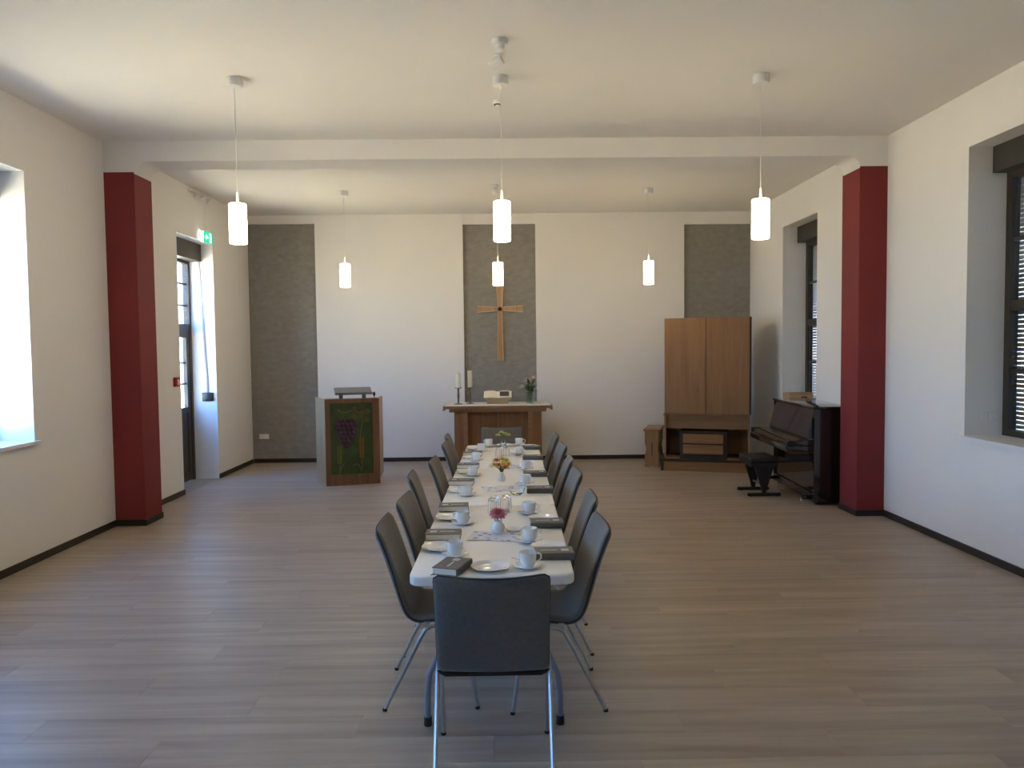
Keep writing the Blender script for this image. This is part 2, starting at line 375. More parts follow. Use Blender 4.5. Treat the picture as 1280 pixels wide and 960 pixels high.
# ------------------------------------------------------------------ pendant lamps
SHADE = emit('lit_lamp_shade', (1, .80, .50), LAMP)
def pendant(loc, label, zc=ZC):
    t = thing('pendant_lamp', label, 'lamp', loc, 0, 'cylindrical pendant lamps')
    MB().lathe([(.005, 0), (.060, 0), (.062, -.01), (.062, -.06), (.056, -.068), (.005, -.07)], 24).build('ceiling_canopy', WHITEPL, t)
    MB().tube([(0, 0, -.055), (0, 0, -.86)], .0035, 6).build('cord', WHITEPL, t)
    MB().lathe([(.004, -.86), (.009, -.862), (.009, -.945), (.004, -.948)], 12).build('cord_grip', WHITEPL, t)
    h = MB().lathe([(.002, -.948), (.06, -.948), (.066, -.954), (.066, -1.246), (.062, -1.252), (.002, -1.252)], 28).build('lamp_shade', SHADE, t)
    return t
RP = [((-2.03, 5.93, ZC), 'lit white cylinder pendant lamp nearest the left wall in the front row'),
      ((.004, 5.93, ZC), 'lit white cylinder pendant lamp over the table in the front row'),
      ((2.01, 5.93, ZC), 'lit white cylinder pendant lamp nearest the right wall in the front row'),
      ((-2.07, 10.1, ZC), 'small distant pendant lamp above the lectern'),
      ((-.055, 10.1, ZC), 'small distant pendant lamp hanging in front of the wooden cross'),
      ((1.94, 10.1, ZC), 'small distant pendant lamp left of the organ cabinet')]
for l, lb in RP: pendant(l, lb)

# ------------------------------------------------------------------ ceiling fixtures
def detector(loc, label):
    t = thing('smoke_detector', label, 'smoke detector', loc)
    MB().lathe([(.003, 0), (.055, 0), (.058, -.012), (.05, -.03), (.04, -.034), (.003, -.034)], 24).build('base', WHITEPL, t)
    MB().lathe([(.003, -.034), (.03, -.034), (.033, -.04), (.033, -.062), (.026, -.068), (.003, -.07)], 20).build('sensor_head', WHITEPL, t)
detector((.003, 5.237, ZC), 'round white smoke detector on the ceiling nearest the viewer')
detector((-.086, 9.786, ZC), 'round white smoke detector on the ceiling behind the beam')
t = thing('ceiling_spotlight', 'white angled spotlight on the ceiling between detector and pendant canopy', 'spotlight', (-.01, 5.50, ZC))
MB().lathe([(.003, 0), (.03, 0), (.03, -.012), (.003, -.014)], 18).build('mounting_plate', WHITEPL, t)
MB().tube([(0, 0, -.012), (0, 0, -.04)], .007, 8).build('stem', WHITEPL, t)
m = MB(); m.M = Matrix.Translation((-.015, 0, -.055)) @ Matrix.Rotation(math.radians(65), 4, 'Y') @ Matrix.Rotation(math.radians(20), 4, 'X')
m.lathe([(.003, -.05), (.028, -.05), (.034, -.04), (.034, .045), (.03, .05), (.003, .05)], 18).build('lamp_head', WHITEPL, t)
t = thing('motion_sensor', 'small white ceiling motion sensor in front of the beam', 'sensor', (-.022, 6.5, ZC))
MB().lathe([(.003, 0), (.042, 0), (.042, -.02), (.03, -.032), (.003, -.034)], 22).build('housing', WHITEPL, t)
MB().ball((0, 0, -.036), .022, 14, 8).build('lens', CHINA, t)
MB().lathe([(.024, -.028), (.031, -.028), (.031, -.038), (.024, -.038)], 20, cap=False).build('ring', BLACK, t)
t = thing('spot_track', 'short track with three small spotlights high on the left wall above the exit', 'spotlight', (XL, 9.98, 3.765))
MB().rbox(0, .05, -.3, .3, 0, .025, .004).build('track', WHITEPL, t)
for k, y in enumerate((-.2, 0, .22)):
    MB().tube([(.03, y, 0), (.05, y, -.03)], .006, 6).build('arm', WHITEPL, t)
    m = MB(); m.M = Matrix.Translation((.07, y, -.04)) @ Matrix.Rotation(math.radians(50), 4, 'Y')
    m.lathe([(.003, -.045), (.022, -.045), (.027, -.03), (.027, .04), (.02, .045), (.003, .045)], 14).build('lamp_head', WHITEPL, t)

# ------------------------------------------------------------------ exit sign, call point, sockets, belt winder
GREEN = emit('exit_sign_green', (.0, .45, .24), .5); SIGNW = emit('exit_sign_white', (.75, 1, .9), .9)
EMER = emit('emergency_lens', (.82, .92, 1), 6)
t = thing('exit_sign', 'green emergency exit sign with running man above the door', 'sign', (XL, 10.19, 3.255))
MB().rbox(0, .045, -.15, .15, -.08, .08, .005).build('housing', WHITEPL, t)
MB().box(.045, .048, -.143, .143, -.073, .073).build('green_face', GREEN, t, flat=True)
# (u runs towards the back wall, v up) pictogram: doorway, running figure, arrow
def plate(m, poly, x=.048, d=.0025): m.prism(poly, 'x', x, x+d)
m = MB(); plate(m, [(.03, -.06), (.09, -.06), (.09, .06), (.03, .06)]); m.build('doorway_symbol', SIGNW, t, flat=True)
m = MB(); fx = .0505
m.M = Matrix.Translation((0, .045, 0))
m.prism(arc((-.005, .04), .011, 0, 2*PI, 12)[:-1], 'x', .0482, .0522)
for pl in ([(-.02, .025), (.0, .028), (.008, -.005), (-.010, -.01)], [(-.010, -.01), (.008, -.005), (.028, -.02), (.022, -.03), (.0, -.02)], [(-.010, -.008), (.0, -.012), (-.016, -.05), (-.028, -.05)], [(-.02, .025), (-.012, .026), (-.034, .0), (-.042, .004)], [(.0, .028), (.004, .018), (.03, .016), (.03, .024)]):
    m.prism(pl, 'x', .0482, .0522)
m.build('running_man', emit('running_man_green', (.0, .42, .22), .4), t, flat=True)
m = MB(); plate(m, [(-.02, -.012), (-.07, -.012), (-.07, -.035), (-.115, 0), (-.07, .035), (-.07, .012), (-.02, .012)]); m.build('arrow_symbol', SIGNW, t, flat=True)
MB().rbox(.006, .038, -.156, -.15, -.06, .06, .002).build('emergency_lens', EMER, t)
MB().tube([(.008, .0, .08), (.008, 0, .49)], .004, 6).build('cable', WHITEPL, t)
t = thing('fire_alarm_button', 'small red fire alarm call point on the wall left of the exit door', 'alarm button', (XL, 9.14, 1.39))
REDPL = mat('red_plastic', (.35, .02, .02), .4)
MB().rbox(0, .04, -.055, .055, -.055, .055, .006).build('housing', REDPL, t); MB().rbox(.04, .044, -.03, .03, -.035, .03, .002).build('glass_window', WHITEPL, t)
def socket(loc, label, n, axis):
    t = thing('wall_socket', label, 'socket', loc)
    for k in range(n):
        o = (k-(n-1)/2)*.075
        m = MB(); m.rbox(o-.037, o+.037, -.011, 0, -.038, .038, .004)
        f = m.build('socket_frame', WHITEPL, t)
        m = MB(); m.M = Matrix.Translation((o, -.0112, 0)) @ Matrix.Rotation(PI/2, 4, 'X'); m.lathe([(.0004, .0012), (.018, .0012), (.02, .003), (.026, .003), (.027, 0)], 20, cap=False); m.build('socket_face', WHITEPL, f)
    return t
socket((-3.75, YB+.045, .412), 'white double wall socket low on the left grey panel', 2, 'y')
socket((4.075, RWIN[2][1], 1.137), 'white double wall socket inside the nearest right window reveal', 2, 'y')
socket((4.05, RWIN[3][1], 1.155), 'white wall socket above the wooden box in the far window reveal', 2, 'y')
t = thing('belt_winder', 'black shutter belt winder with grey strap on the exit door reveal', 'belt winder', (-4.05, DOOR[1], 1.13))
MB().rbox(-.07, .07, -.045, 0, -.06, .06, .012).build('housing', BLACK, t)
m = MB(); m.add([(-.012, -.02, .06), (.008, -.02, .06), (-.062, -.012, 1.84), (-.082, -.012, 1.84), (-.012, -.017, .06), (.008, -.017, .06), (-.062, -.009, 1.84), (-.082, -.009, 1.84)], [(0, 1, 2, 3), (7, 6, 5, 4), (0, 4, 5, 1), (1, 5, 6, 2), (2, 6, 7, 3), (3, 7, 4, 0)])
m.build('strap', mat('grey_strap', (.35, .36, .38), .8), t, flat=True)

# ------------------------------------------------------------------ tables
TAB = math.atan(.0103)
def tx(y): return -.0625+.0103*(y-3.32)
TL, TW = 1.525, .742
def make_table(label, yc, far=.10):
    t = thing('folding_table', label, 'table', (tx(yc), yc, 0), -TAB, 'white folding tables')
    bm = bmesh.new(); pl = rrect(-TW/2, TW/2, -TL/2, TL/2, .055, 6)
    vs = [bm.verts.new((x, y, .74)) for x, y in pl]; f = bm.faces.new(vs); r = bmesh.ops.extrude_face_region(bm, geom=[f])
    for v in r['geom']:
        if isinstance(v, bmesh.types.BMVert): v.co.z = .694
    bmesh.ops.bevel(bm, geom=[e for e in bm.edges if abs(e.verts[0].co.z-e.verts[1].co.z) < 1e-6], offset=.009, segments=3, affect='EDGES', profile=.5)
    bm.verts.index_update(); m = MB(); m.add([v.co[:] for v in bm.verts], [[v.index for v in f.verts] for f in bm.faces]); bm.free()
    m.build('tabletop', TABLETOP, t)
    for s in (-1, 1):
        yl = -(TL/2-.13) if s < 0 else TL/2-far
        for q in (-1, 1):
            pts = [(q*.13, yl-s*.02, .69), (q*.14, yl-s*.02, .56), (q*.17, yl-s*.015, .44), (q*.25, yl-s*.008, .34), (q*.298, yl, .24), (q*.308, yl, .14), (q*.308, yl, .03)]
            lg = MB().tube(pts, .0145, 10).build('leg', STEELGREY, t)
            MB().lathe([(.004, 0), (.019, 0), (.02, .004), (.018, .04), (.004, .042)], 14, (q*.308, yl, 0)).build('foot', BLACKRUB, lg)
        MB().tube([(-.13, yl-s*.02, .6), (.13, yl-s*.02, .6)], .011, 8).build('cross_tube', STEELGREY, t)
        MB().tube([(0, yl-s*.02, .6), (0, yl-s*.42, .69)], .008, 6).build('brace', STEELGREY, t)
    return t
yt = 3.335
for k, lb in enumerate(('white plastic folding table nearest the viewer', 'white plastic folding table in the middle of the row', 'white plastic folding table farthest from the viewer, nearest the altar')):
    make_table(lb, yt+TL/2+k*(TL+.003), .10 if k < 2 else .565)
TY1 = yt+3*TL+.006

# ------------------------------------------------------------------ chairs
PROF = [(.215, .425), (.205, .437), (.17, .441), (.10, .440), (.03, .434), (-.03, .428), (-.07, .430), (-.103, .450), (-.125, .485), (-.148, .540), (-.175, .615), (-.205, .695), (-.240, .785), (-.262, .835), (-.275, .862)]
def smooth_prof():
    P = [Vector((0, a, b)) for a, b in PROF]; out = []
    for i in range(len(P)-1):
        p0, p1, p2, p3 = P[max(i-1, 0)], P[i], P[i+1], P[min(i+2, len(P)-1)]
        for t in (0, .5):
            out.append(.5*((2*p1)+(-p0+p2)*t+(2*p0-5*p1+4*p2-p3)*t*t+(-p0+3*p1-3*p2+p3)*t**3))
    out.append(P[-1]); return out
def chair_surface(off0, off1):
    S = smooth_prof(); n = len(S); cols = [-1, -.985, -.93, -.75, -.45, -.15, .15, .45, .75, .93, .985, 1]
    tot = [0]
    for i in range(1, n): tot.append(tot[-1]+(S[i]-S[i-1]).length)
    def pt(i, j, off):
        p = S[i]; d = (S[min(i+1, n-1)]-S[max(i-1, 0)]).normalized(); nn = Vector((0, d.z, -d.y))     # upward / forward normal
        if nn.z < 0 and nn.y < 0: nn = -nn
        W = .226; r = .02 if p.z > .7 else .035
        de = min(tot[-1]-tot[i], tot[i])
        if de < r: W = W-r+math.sqrt(max(0, r*r-(r-de)**2))
        edge = 1-max(0, (abs(j)-.9)/.1)**2*.55
        ee = 1 if r < de else .45+.55*de/r
        p = p+nn*(off*edge*ee)
        back = max(0, min(1, (p.z-.47)/.25))
        p = p+Vector((0, .022*back*j*j, .008*(1-back)*j*j+.012*j*j*max(0, min(1, (p.z-.7)/.16))))
        return (j*W, p.y, p.z)
    vs = []; fs = []; k = len(cols)
    for off in (off0, off1):
        for i in range(n):
            for j in cols: vs.append(pt(i, j, off))
    B = n*k
    for i in range(n-1):
        for j in range(k-1):
            a = i*k+j; fs.append((a, a+1, a+k+1, a+k)); fs.append((B+a, B+a+k, B+a+k+1, B+a+1))
    ring = [i*k for i in range(n)]+[(n-1)*k+j for j in range(1, k)]+[i*k+k-1 for i in range(n-2, -1, -1)]+[j for j in range(k-2, 0, -1)]
    for q in range(len(ring)): a, b = ring[q], ring[(q+1) % len(ring)]; fs.append((a, b, B+b, B+a))
    return vs, fs, [vs[i] for i in ring]
def make_chair(label):
    t = thing('dining_chair', label, 'chair', (0, 0, 0), 0, 'grey upholstered chairs around the tables')
    vs, fs, ring = chair_surface(0.0005, .020); m = MB(); m.add(vs, fs); m.build('seat_pad', PAD, t, ang=50)
    vs, fs, ring = chair_surface(-.016, 0); m = MB(); m.add(vs, fs); m.build('back_cover', COVER, t, ang=50)
    vs, fs, ring = chair_surface(0, .001)
    MB().tube(ring, .0038, 5, closed=True).build('piping', PIPING, t, ang=80)
    for s in (-1, 1):
        x = s*.218
        xo = s*.235
        b = MB().tube([(xo, -.022, .398), (xo, .0, .411), (xo, .03, .414), (xo, .1, .414), (xo, .145, .410), (xo, .165, .397)], .0095, 8).build('side_rail', CHROME, t)
        l = MB().tube([(xo, -.022, .4), (xo, -.05, .352), (xo, -.224, .012)], .0095, 8).build('leg', CHROME, t)
        MB().lathe([(.003, 0), (.0115, 0), (.0115, .006), (.0098, .014), (.003, .016)], 10, (xo, -.226, 0)).build('foot_glide', BLACKRUB, l)
        l = MB().tube([(xo, .165, .4), (xo, .172, .36), (xo, .222, .012)], .0095, 8).build('leg', CHROME, t)
        MB().lathe([(.003, 0), (.0115, 0), (.0115, .006), (.0098, .014), (.003, .016)], 10, (xo, .223, 0)).build('foot_glide', BLACKRUB, l)
        MB().rbox(min(xo, s*.16), max(xo, s*.16), .06, .085, .404, .414, .002, 1).build('seat_bracket', BLACK, t)
        MB().rbox(min(xo+s*.006, s*.205), max(xo+s*.006, s*.205), -.03, .0, .395, .435, .004, 1).build('coupling', CHROME, t)
    MB().tube([(-.235, -.02, .405), (-.2, -.025, .388), (.2, -.025, .388), (.235, -.02, .405)], .011, 8).build('cross_bar', BLACK, t)
    return t
ORD = ['nearest', 'second', 'third', 'fourth', 'fifth', 'farthest']
CL = [(-.643, 3.684), (-.621, 4.307), (-.674, 5.154), (-.592, 5.845), (-.572, 6.921), (-.598, 7.52)]
CR = [(.513, 3.635), (.542, 4.321), (.541, 5.204), (.546, 5.852), (.557, 6.671), (.548, 7.456)]
ch0 = make_chair('dark grey upholstered chair seen from behind at the near end of the table')
ch0.location = (-.055, 3.155, 0); ch0.rotation_euler = (0, 0, 0)
RL = [1, -3, 4, -2, -3, 2]; RR = [2, -2, 1, -3, 2, -1]
for k in range(6):
    x, y = CL[k]; dup(ch0, (x+.272, y+.17, 0), -PI/2+math.radians(RL[k]), f'grey upholstered chair on the left side of the table, {ORD[k]} from the viewer')
    x, y = CR[k]; dup(ch0, (x-.272, y+.165, 0), PI/2+math.radians(RR[k]), f'grey upholstered chair on the right side of the table, {ORD[k]} from the viewer')
dup(ch0, (-.026, 8.165, 0), PI, 'grey upholstered chair at the far end of the table in front of the altar')

# ------------------------------------------------------------------ china, books, cutlery
ZT = .7405
def make_cup(label):
    t = thing('coffee_cup', label, 'cup', (0, 0, 0), 0, 'white coffee cups')
    MB().lathe([(.002, 0), (.025, 0), (.027, .003), (.026, .006), (.033, .012), (.038, .028), (.0400, .05), (.041, .068), (.0395, .069), (.038, .062), (.0355, .03), (.029, .012), (.002, .010)], 26).build('bowl', CHINA, t)
    hp = [(.036, 0, .056), (.05, 0, .06), (.062, 0, .052), (.063, 0, .036), (.052, 0, .024), (.033, 0, .02)]
    MB().tube(hp, .0042, 8).build('handle', CHINA, t); return t
def make_saucer(label):
    t = MB().lathe([(.002, 0), (.036, 0), (.038, .002), (.05, .006), (.065, .014), (.067, .016), (.065, .0175), (.048, .0095), (.03, .006), (.026, .005), (.002, .005)], 32).build('saucer', CHINA)
    return tag(t, label, 'saucer', 'white saucers')
def make_plate(label):
    t = MB().lathe([(.002, 0), (.055, 0), (.058, .002), (.072, .007), (.090, .014), (.092, .016), (.090, .0175), (.07, .011), (.062, .006), (.058, .0045), (.002, .004)], 40).build('dessert_plate', CHINA)
    return tag(t, label, 'plate', 'white dessert plates')
def make_spoon(label):
    t = thing('teaspoon', label, 'spoon', (0, 0, 0), 0, 'teaspoons on the saucers')
    MB().tube([(-.028, 0, .004), (.0, 0, .006), (.03, 0, .008), (.062, 0, .007)], [.0016, .0018, .0024, .003], 6).build('spoon_handle', STEEL, t)
    MB().ball((-.042, 0, .0035), .017, 10, 6, (1, .62, .18)).build('spoon_bowl', STEEL, t)
    return t
# origin: book centre; spine along the local -x ... pages face +y
def make_book(label, w=.185, d=.125, h=.034):
    t = thing('hymn_book', label, 'book', (0, 0, 0), 0, 'grey hymn books')
    c = MB().rbox(-w/2, w/2, -d/2, d/2, 0, .0035, .0015, 1).rbox(-w/2, w/2, -d/2, d/2, h-.0035, h, .0015, 1)
    sp_ = arc((-d/2+.002, h/2), h/2, PI/2, 1.5*PI, 8)
    sp_ = [(-d/2+.004, h), *[(-d/2+.004+.35*(a-(-d/2+.002)), b) for a, b in sp_], (-d/2+.004, 0), (-d/2+.008, .0), (-d/2+.008, h)]
    c.prism(sp_, 'x', -w/2, w/2); cv = c.build('cover', BOOKCOV, t)
    MB().box(-w/2+.004, w/2-.004, -d/2+.007, d/2-.004, .0035, h-.0035).build('page_block', PAPER, t, flat=True)
    MB().box(w/2-.058, w/2-.022, -.016, .016, h, h+.0006).build('emblem', BOOKEMB, cv, flat=True)
    MB().box(-w/2+.03, w/2-.075, -.005, .003, h, h+.0006).build('title_line', BOOKEMB, cv, flat=True)
    return t
cup0 = make_cup('white coffee cup of the place setting at the near end of the table'); cup0.location = (.103, 3.452, ZT+.0055); cup0.rotation_euler = (0, 0, .2)
sau0 = make_saucer('white saucer of the place setting at the near end of the table'); sau0.location = (.103, 3.452, ZT)
pla0 = make_plate('white empty plate at the near end of the table'); pla0.location = (-.069, 3.445, ZT)
boo0 = make_book('grey hymn book lying at an angle at the near left corner of the table'); boo0.location = (-.25, 3.425, ZT); boo0.rotation_euler = (0, 0, math.radians(72))
boo0.location = (-.243, 3.432, ZT)
spo0 = make_spoon('teaspoon on the saucer at the near end of the table'); spo0.location = (.075, 3.50, ZT+.0145); spo0.rotation_euler = (0, 0, 2.4)
cups_l = [(-.246, 3.66), (-.243, 4.343), (-.263, 5.19), (-.251, 5.998), (-.254, 6.80), (-.223, 7.44)]
cups_r = [(.128, 3.915), (.148, 4.585), (.155, 5.58), (.178, 6.28), (.14, 7.16), (.155, 7.84)]
books_l = [(-.33, 4.03), (-.32, 4.735), (-.322, 5.64), (-.308, 6.42), (-.30, 7.18)]
books_r = [(.235, 3.628), (.236, 4.265), (.248, 5.295), (.24, 5.965), (.262, 6.875), (.268, 7.56)]
for side, cups, books in (('left', cups_l, books_l), ('right', cups_r, books_r)):
    s = -1 if side == 'left' else 1
    for k, (x, y) in enumerate(cups):
        w_ = f'{ORD[k]} place on the {side} side of the table'
        rz = random.uniform(-.5, .5)+(PI*.85 if s < 0 else -.3)
        dup(cup0, (x, y, ZT+.0055), rz, f'white coffee cup at the {w_}')
        sc = sau0.copy(); C.objects.link(sc); sc.location = (x, y, ZT); sc['label'] = f'white saucer at the {w_}'
        px = tx(y)+s*.272; pc = pla0.copy(); C.objects.link(pc)
        if s < 0: py = y+math.sqrt(max(.02, .160**2-(px-x)**2))
        else: py = books[k][1]+.0625+.095
        pc.location = (px, py, ZT); pc['label'] = f'white plate at the {w_}'
        a = random.uniform(-.3, .3)+(2.6 if s > 0 else .6)
        dup(spo0, (x+.05*math.cos(a+PI/2), y+.05*math.sin(a+PI/2), ZT+.0145), a, f'teaspoon on the saucer at the {w_}')
    for k, (x, y) in enumerate(books):
        w_ = f'{ORD[k]} place on the {side} side of the table'
        dup(boo0, (x, y, ZT), (math.radians(random.uniform(-4, 4))+(PI if s < 0 else 0)), f'grey hymn book at the {w_}')
dup(cup0, (-.158, 7.80, ZT+.0055), 2.5, 'white coffee cup left of the flowers at the far end of the table')
o = sau0.copy(); C.objects.link(o); o.location = (-.158, 7.80, ZT); o['label'] = 'white saucer at the far end of the table'
o = pla0.copy(); C.objects.link(o); o.location = (.0, 7.81, ZT); o['label'] = 'white plate at the far end of the table'
# ribbon of the near book
rib = MB().tube([(-.303, 3.40, ZT+.016), (-.318, 3.372, ZT+.012), (-.324, 3.362, ZT+.003), (-.334, 3.352, ZT+.002)], .002, 5).build('bookmark_ribbon', BOOKCOV)
rib.parent = boo0; rib.matrix_parent_inverse = boo0.matrix_basis.inverted()

# napkins with a violet flower print
def napkin_mat():
    m, t, b = nodes('printed_napkin'); N, L = t.nodes, t.links
    c = N.new('ShaderNodeTexCoord'); v = N.new('ShaderNodeTexVoronoi'); v.inputs['Scale'].default_value = 22
    L.new(c.outputs['Object'], v.inputs['Vector']); r = N.new('ShaderNodeValToRGB')
    r.color_ramp.elements[0].position = .18; r.color_ramp.elements[0].color = (.30, .24, .42, 1); r.color_ramp.elements[1].position = .42; r.color_ramp.elements[1].color = (.74, .73, .74, 1)
    L.new(v.outputs['Distance'], r.inputs[0]); L.new(r.outputs[0], b.inputs['Base Color']); setin(b, 'Roughness', .9); return m
NAPKIN = napkin_mat()
def napkin(x, y, rz, label, w=.26, d=.16):
    m = MB(); n = 9
    vs = []; fs = []
    for off in (0.0006, .0026):
        for i in range(n):
            for j in range(n):
                a, b = -w/2+w*i/(n-1), -d/2+d*j/(n-1)
                vs.append((a, b, off+.002*abs(math.sin(a*17+b*9))))
    B = n*n
    for i in range(n-1):
        for j in range(n-1): a = i*n+j; fs += [(a, a+1, a+n+1, a+n), (B+a, B+a+n, B+a+n+1, B+a+1)]
    ring = [i*n for i in range(n)]+[(n-1)*n+j for j in range(1, n)]+[i*n+n-1 for i in range(n-2, -1, -1)]+[j for j in range(n-2, 0, -1)]
    for q in range(len(ring)): a, b = ring[q], ring[(q+1) % len(ring)]; fs.append((a, b, B+b, B+a))
    m.add(vs, fs); o = m.build('paper_napkin', NAPKIN, None, (x, y, ZT-.0004), rz); tag(o, label, 'napkin', 'printed napkins along the table centre')
napkin(-.055, 4.04, -.15, 'white napkin with violet print under the vase with the pink flower', .27, .19)
napkin(-.03, 5.42, .2, 'white napkin with violet print behind the nearer group of glasses', .25, .2)
napkin(-.01, 6.45, -.1, 'white napkin with violet print behind the yellow flowers')

VG = mat('clear_glass', (1, 1, 1), .02, trans=1., ior=1.45)
def vase_white(loc, label):
    return tag(MB().lathe([(.002, 0), (.022, 0), (.027, .008), (.031, .028), (.027, .05), (.016, .066), (.013, .078), (.019, .09), (.017, .0905), (.011, .078), (.013, .066), (.022, .05), (.002, .03)], 24).build('white_vase', CHINA, None, loc), label, 'vase')
tag(MB().lathe([(.002, 0), (.022, 0), (.031, .008), (.037, .026), (.033, .044), (.021, .056), (.019, .062), (.023, .068), (.021, .0685), (.016, .062), (.018, .056), (.028, .042), (.002, .02)], 26).build('white_vase', CHINA, None, (-.037, 4.11, ZT+.0035)), 'small white bulbous vase holding the pink flower', 'vase')
v_ = vase_white((-.022, 5.745, ZT), 'small white vase holding the yellow flowers'); v_.scale = (.95, .95, .8)
LEAF = mat('green_leaf', (.045, .11, .022), .5, var=.3, scale=30)
STEM = mat('green_stem', (.07, .16, .04), .5)
def flower(loc, head, r, m_petal, m_core, label, group, rings=((12, 1.0, .15), (10, .75, .45), (7, .45, .9)), name='cut_flower'):
    t = thing(name, label, 'flower', loc, 0, group)
    hx, hy, hz = head
    MB().tube([(0, 0, -.03), (hx*.3, hy*.3, hz*.5), (hx, hy, hz-.004)], .0018, 6).build('stem', STEM, t)
    m = MB()
    for n, L_, el in rings:
        for i in range(n):
            a = 2*PI*i/n+n*.3; d = (math.cos(a)*math.cos(el), math.sin(a)*math.cos(el), math.sin(el))
            m.leaf((hx, hy, hz), d, (-math.sin(a), math.cos(a), 0), r*L_, r*.5, .0008)
    m.build('petals', m_petal, t, ang=60)
    MB().ball((hx, hy, hz+r*.12), r*.26, 10, 6, (1, 1, .7)).build('flower_centre', m_core, t)
    return t
PINK = mat('pink_petal', (.62, .16, .21), .6, var=.25, scale=40); PINKC = mat('crimson_centre', (.30, .02, .05), .6)
YEL = mat('yellow_petal', (.90, .60, .03), .6, var=.15, scale=40); ORA = mat('orange_petal', (.70, .22, .02), .6, var=.2, scale=40); BROWNC = mat('brown_centre', (.14, .05, .01), .7)
flower((-.037, 4.11, ZT+.068), (0, -.01, .042), .052, PINK, PINKC, 'single pink dahlia in the small white vase', 'flowers on the table', ((12, .9, -.45), (14, 1.0, -.05), (14, .95, .3), (12, .85, .65), (9, .75, 1.0), (6, .65, 1.3)))
YF_ = [(-.052, -.01, .062, YEL, 'leftmost bright yellow blossom'), (-.022, -.03, .062, ORA, 'front orange blossom'), (.012, -.025, .07, YEL, 'middle bright yellow blossom'), (.052, 0, .062, YEL, 'rightmost bright yellow blossom'),
       (.004, .02, .10, YEL, 'topmost bright yellow blossom'), (-.036, .015, .092, ORA, 'upper left orange blossom'), (.03, -.03, .042, ORA, 'lower right orange blossom'), (.036, .01, .092, YEL, 'upper right bright yellow blossom')]
for hx, hy, hz, mm, lb in YF_:
    flower((-.022, 5.745, ZT+.066), (hx*1.05, hy, hz*.95), .036, mm, BROWNC, lb+' of the bunch in the white vase at mid table', 'blossoms in the white vase at mid table', ((9, 1, -.1), (9, .95, .4), (7, .7, .9)))
t = thing('leaf_sprig', 'green leaf sprig below the yellow blossoms in the white vase', 'leaves', (-.022, 5.745, ZT+.068))
m = MB()
for i in range(7): a = 2*PI*i/7; m.leaf((0, 0, -.005), (math.cos(a)*.7, math.sin(a)*.7, .9), (-math.sin(a), math.cos(a), 0), .06, .022)
m.build('leaves', LEAF, t); MB().tube([(0, 0, -.03), (0, 0, .02)], .002, 6).build('stem', STEM, t)
def glass(loc, label, group, h=.088, r=.031, up=False):
    pr = [(.002, 0), (r*.82, 0), (r*.86, .004), (r, h), (r-.0022, h), (r*.86-.002, .010), (.002, .009)]
    if not up: pr = [(a, h-b) for a, b in pr]
    return tag(MB().lathe(pr, 22).build('water_glass', VG, None, loc), label, 'glass', group)
for (x, y, lb) in ((-.075, 4.62, 'front left'), (.0, 4.645, 'front right'), (-.065, 4.70, 'back left'), (.012, 4.725, 'back right')):
    glass((x, y, ZT), f'upturned clear drinking glass behind the pink flower, {lb} of four', 'upturned glasses at the near table')
for (x, y, lb) in ((-.05, 7.06, 'left'), (.02, 7.08, 'right'), (-.012, 7.16, 'rear')):
    glass((x, y, ZT), f'upturned clear drinking glass behind the yellow flowers, {lb} of three', 'upturned glasses at the far table')
tag(MB().lathe([(.002, 0), (.03, 0), (.05, .02), (.056, .05), (.0535, .05), (.047, .021), (.028, .004), (.002, .004)], 26).build('glass_bowl', VG, None, (.085, 5.20, ZT)), 'clear glass bowl beside the third hymn book on the right', 'bowl')
tag(MB().lathe([(.002, 0), (.03, 0), (.034, .003), (.046, .016), (.044, .017), (.032, .006), (.002, .005)], 24).build('small_dish', CHINA, None, (.048, 4.15, ZT)), 'small cream dish beside the white vase with the pink flower', 'dish')
tag(MB().lathe([(.002, 0), (.03, 0), (.036, .02), (.034, .05), (.024, .075), (.026, .09), (.0245, .09), (.0225, .074), (.032, .048), (.033, .02), (.002, .004)], 22).build('glass_vase', VG, None, (-.01, 7.66, ZT)), 'small clear glass vase with greenish yellow flowers at the far end of the table', 'vase')
LIME = mat('lime_petal', (.55, .58, .12), .6, var=.2, scale=40)
for (hx, hy, hz), lb in zip(((-.05, 0, .05), (-.016, -.01, .08), (.018, 0, .065), (.05, .01, .05)), ('leftmost', 'tallest', 'inner right', 'rightmost')):
    flower((-.01, 7.66, ZT+.08), (hx, hy, hz), .034, LIME, LEAF, lb+' greenish yellow blossom in the clear glass vase at the far end', 'greenish yellow blossoms in the glass vase', ((8, 1, 0), (8, .9, .5), (6, .6, 1)))

# ------------------------------------------------------------------ lectern
t = thing('lectern', 'wooden lectern with a green painted relief of grapes and wheat', 'lectern', (-2.292, 9.731, 0), math.atan2(.184, .665))
W = .69; D = .46; SPL = .1; HT = 1.12
m = MB().box(0, .065, 0, .03, 0, HT).box(W-.085, W, 0, .03, 0, HT).box(.065, W-.085, 0, .03, 0, .14).box(.065, W-.085, 0, .03, 1.065, HT)
m.build('front_frame', LECT, t, flat=True)
fp = MB().box(.065, W-.085, .012, .026, .14, 1.065).build('front_panel', mat('green_relief_paint', (.05, .072, .02), .7, var=.3, scale=6), t, flat=True)
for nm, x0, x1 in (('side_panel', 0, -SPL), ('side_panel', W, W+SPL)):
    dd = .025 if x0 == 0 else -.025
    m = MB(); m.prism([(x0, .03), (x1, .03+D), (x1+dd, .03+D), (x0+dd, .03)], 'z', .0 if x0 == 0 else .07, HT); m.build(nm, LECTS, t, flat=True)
m = MB(); m.prism([(0.02, .031), (W-.02, .031), (W+SPL-.03, .03+D), (-SPL+.03, .03+D)], 'z', HT-.05, HT-.02); m.build('top_board', LECT, t, flat=True)
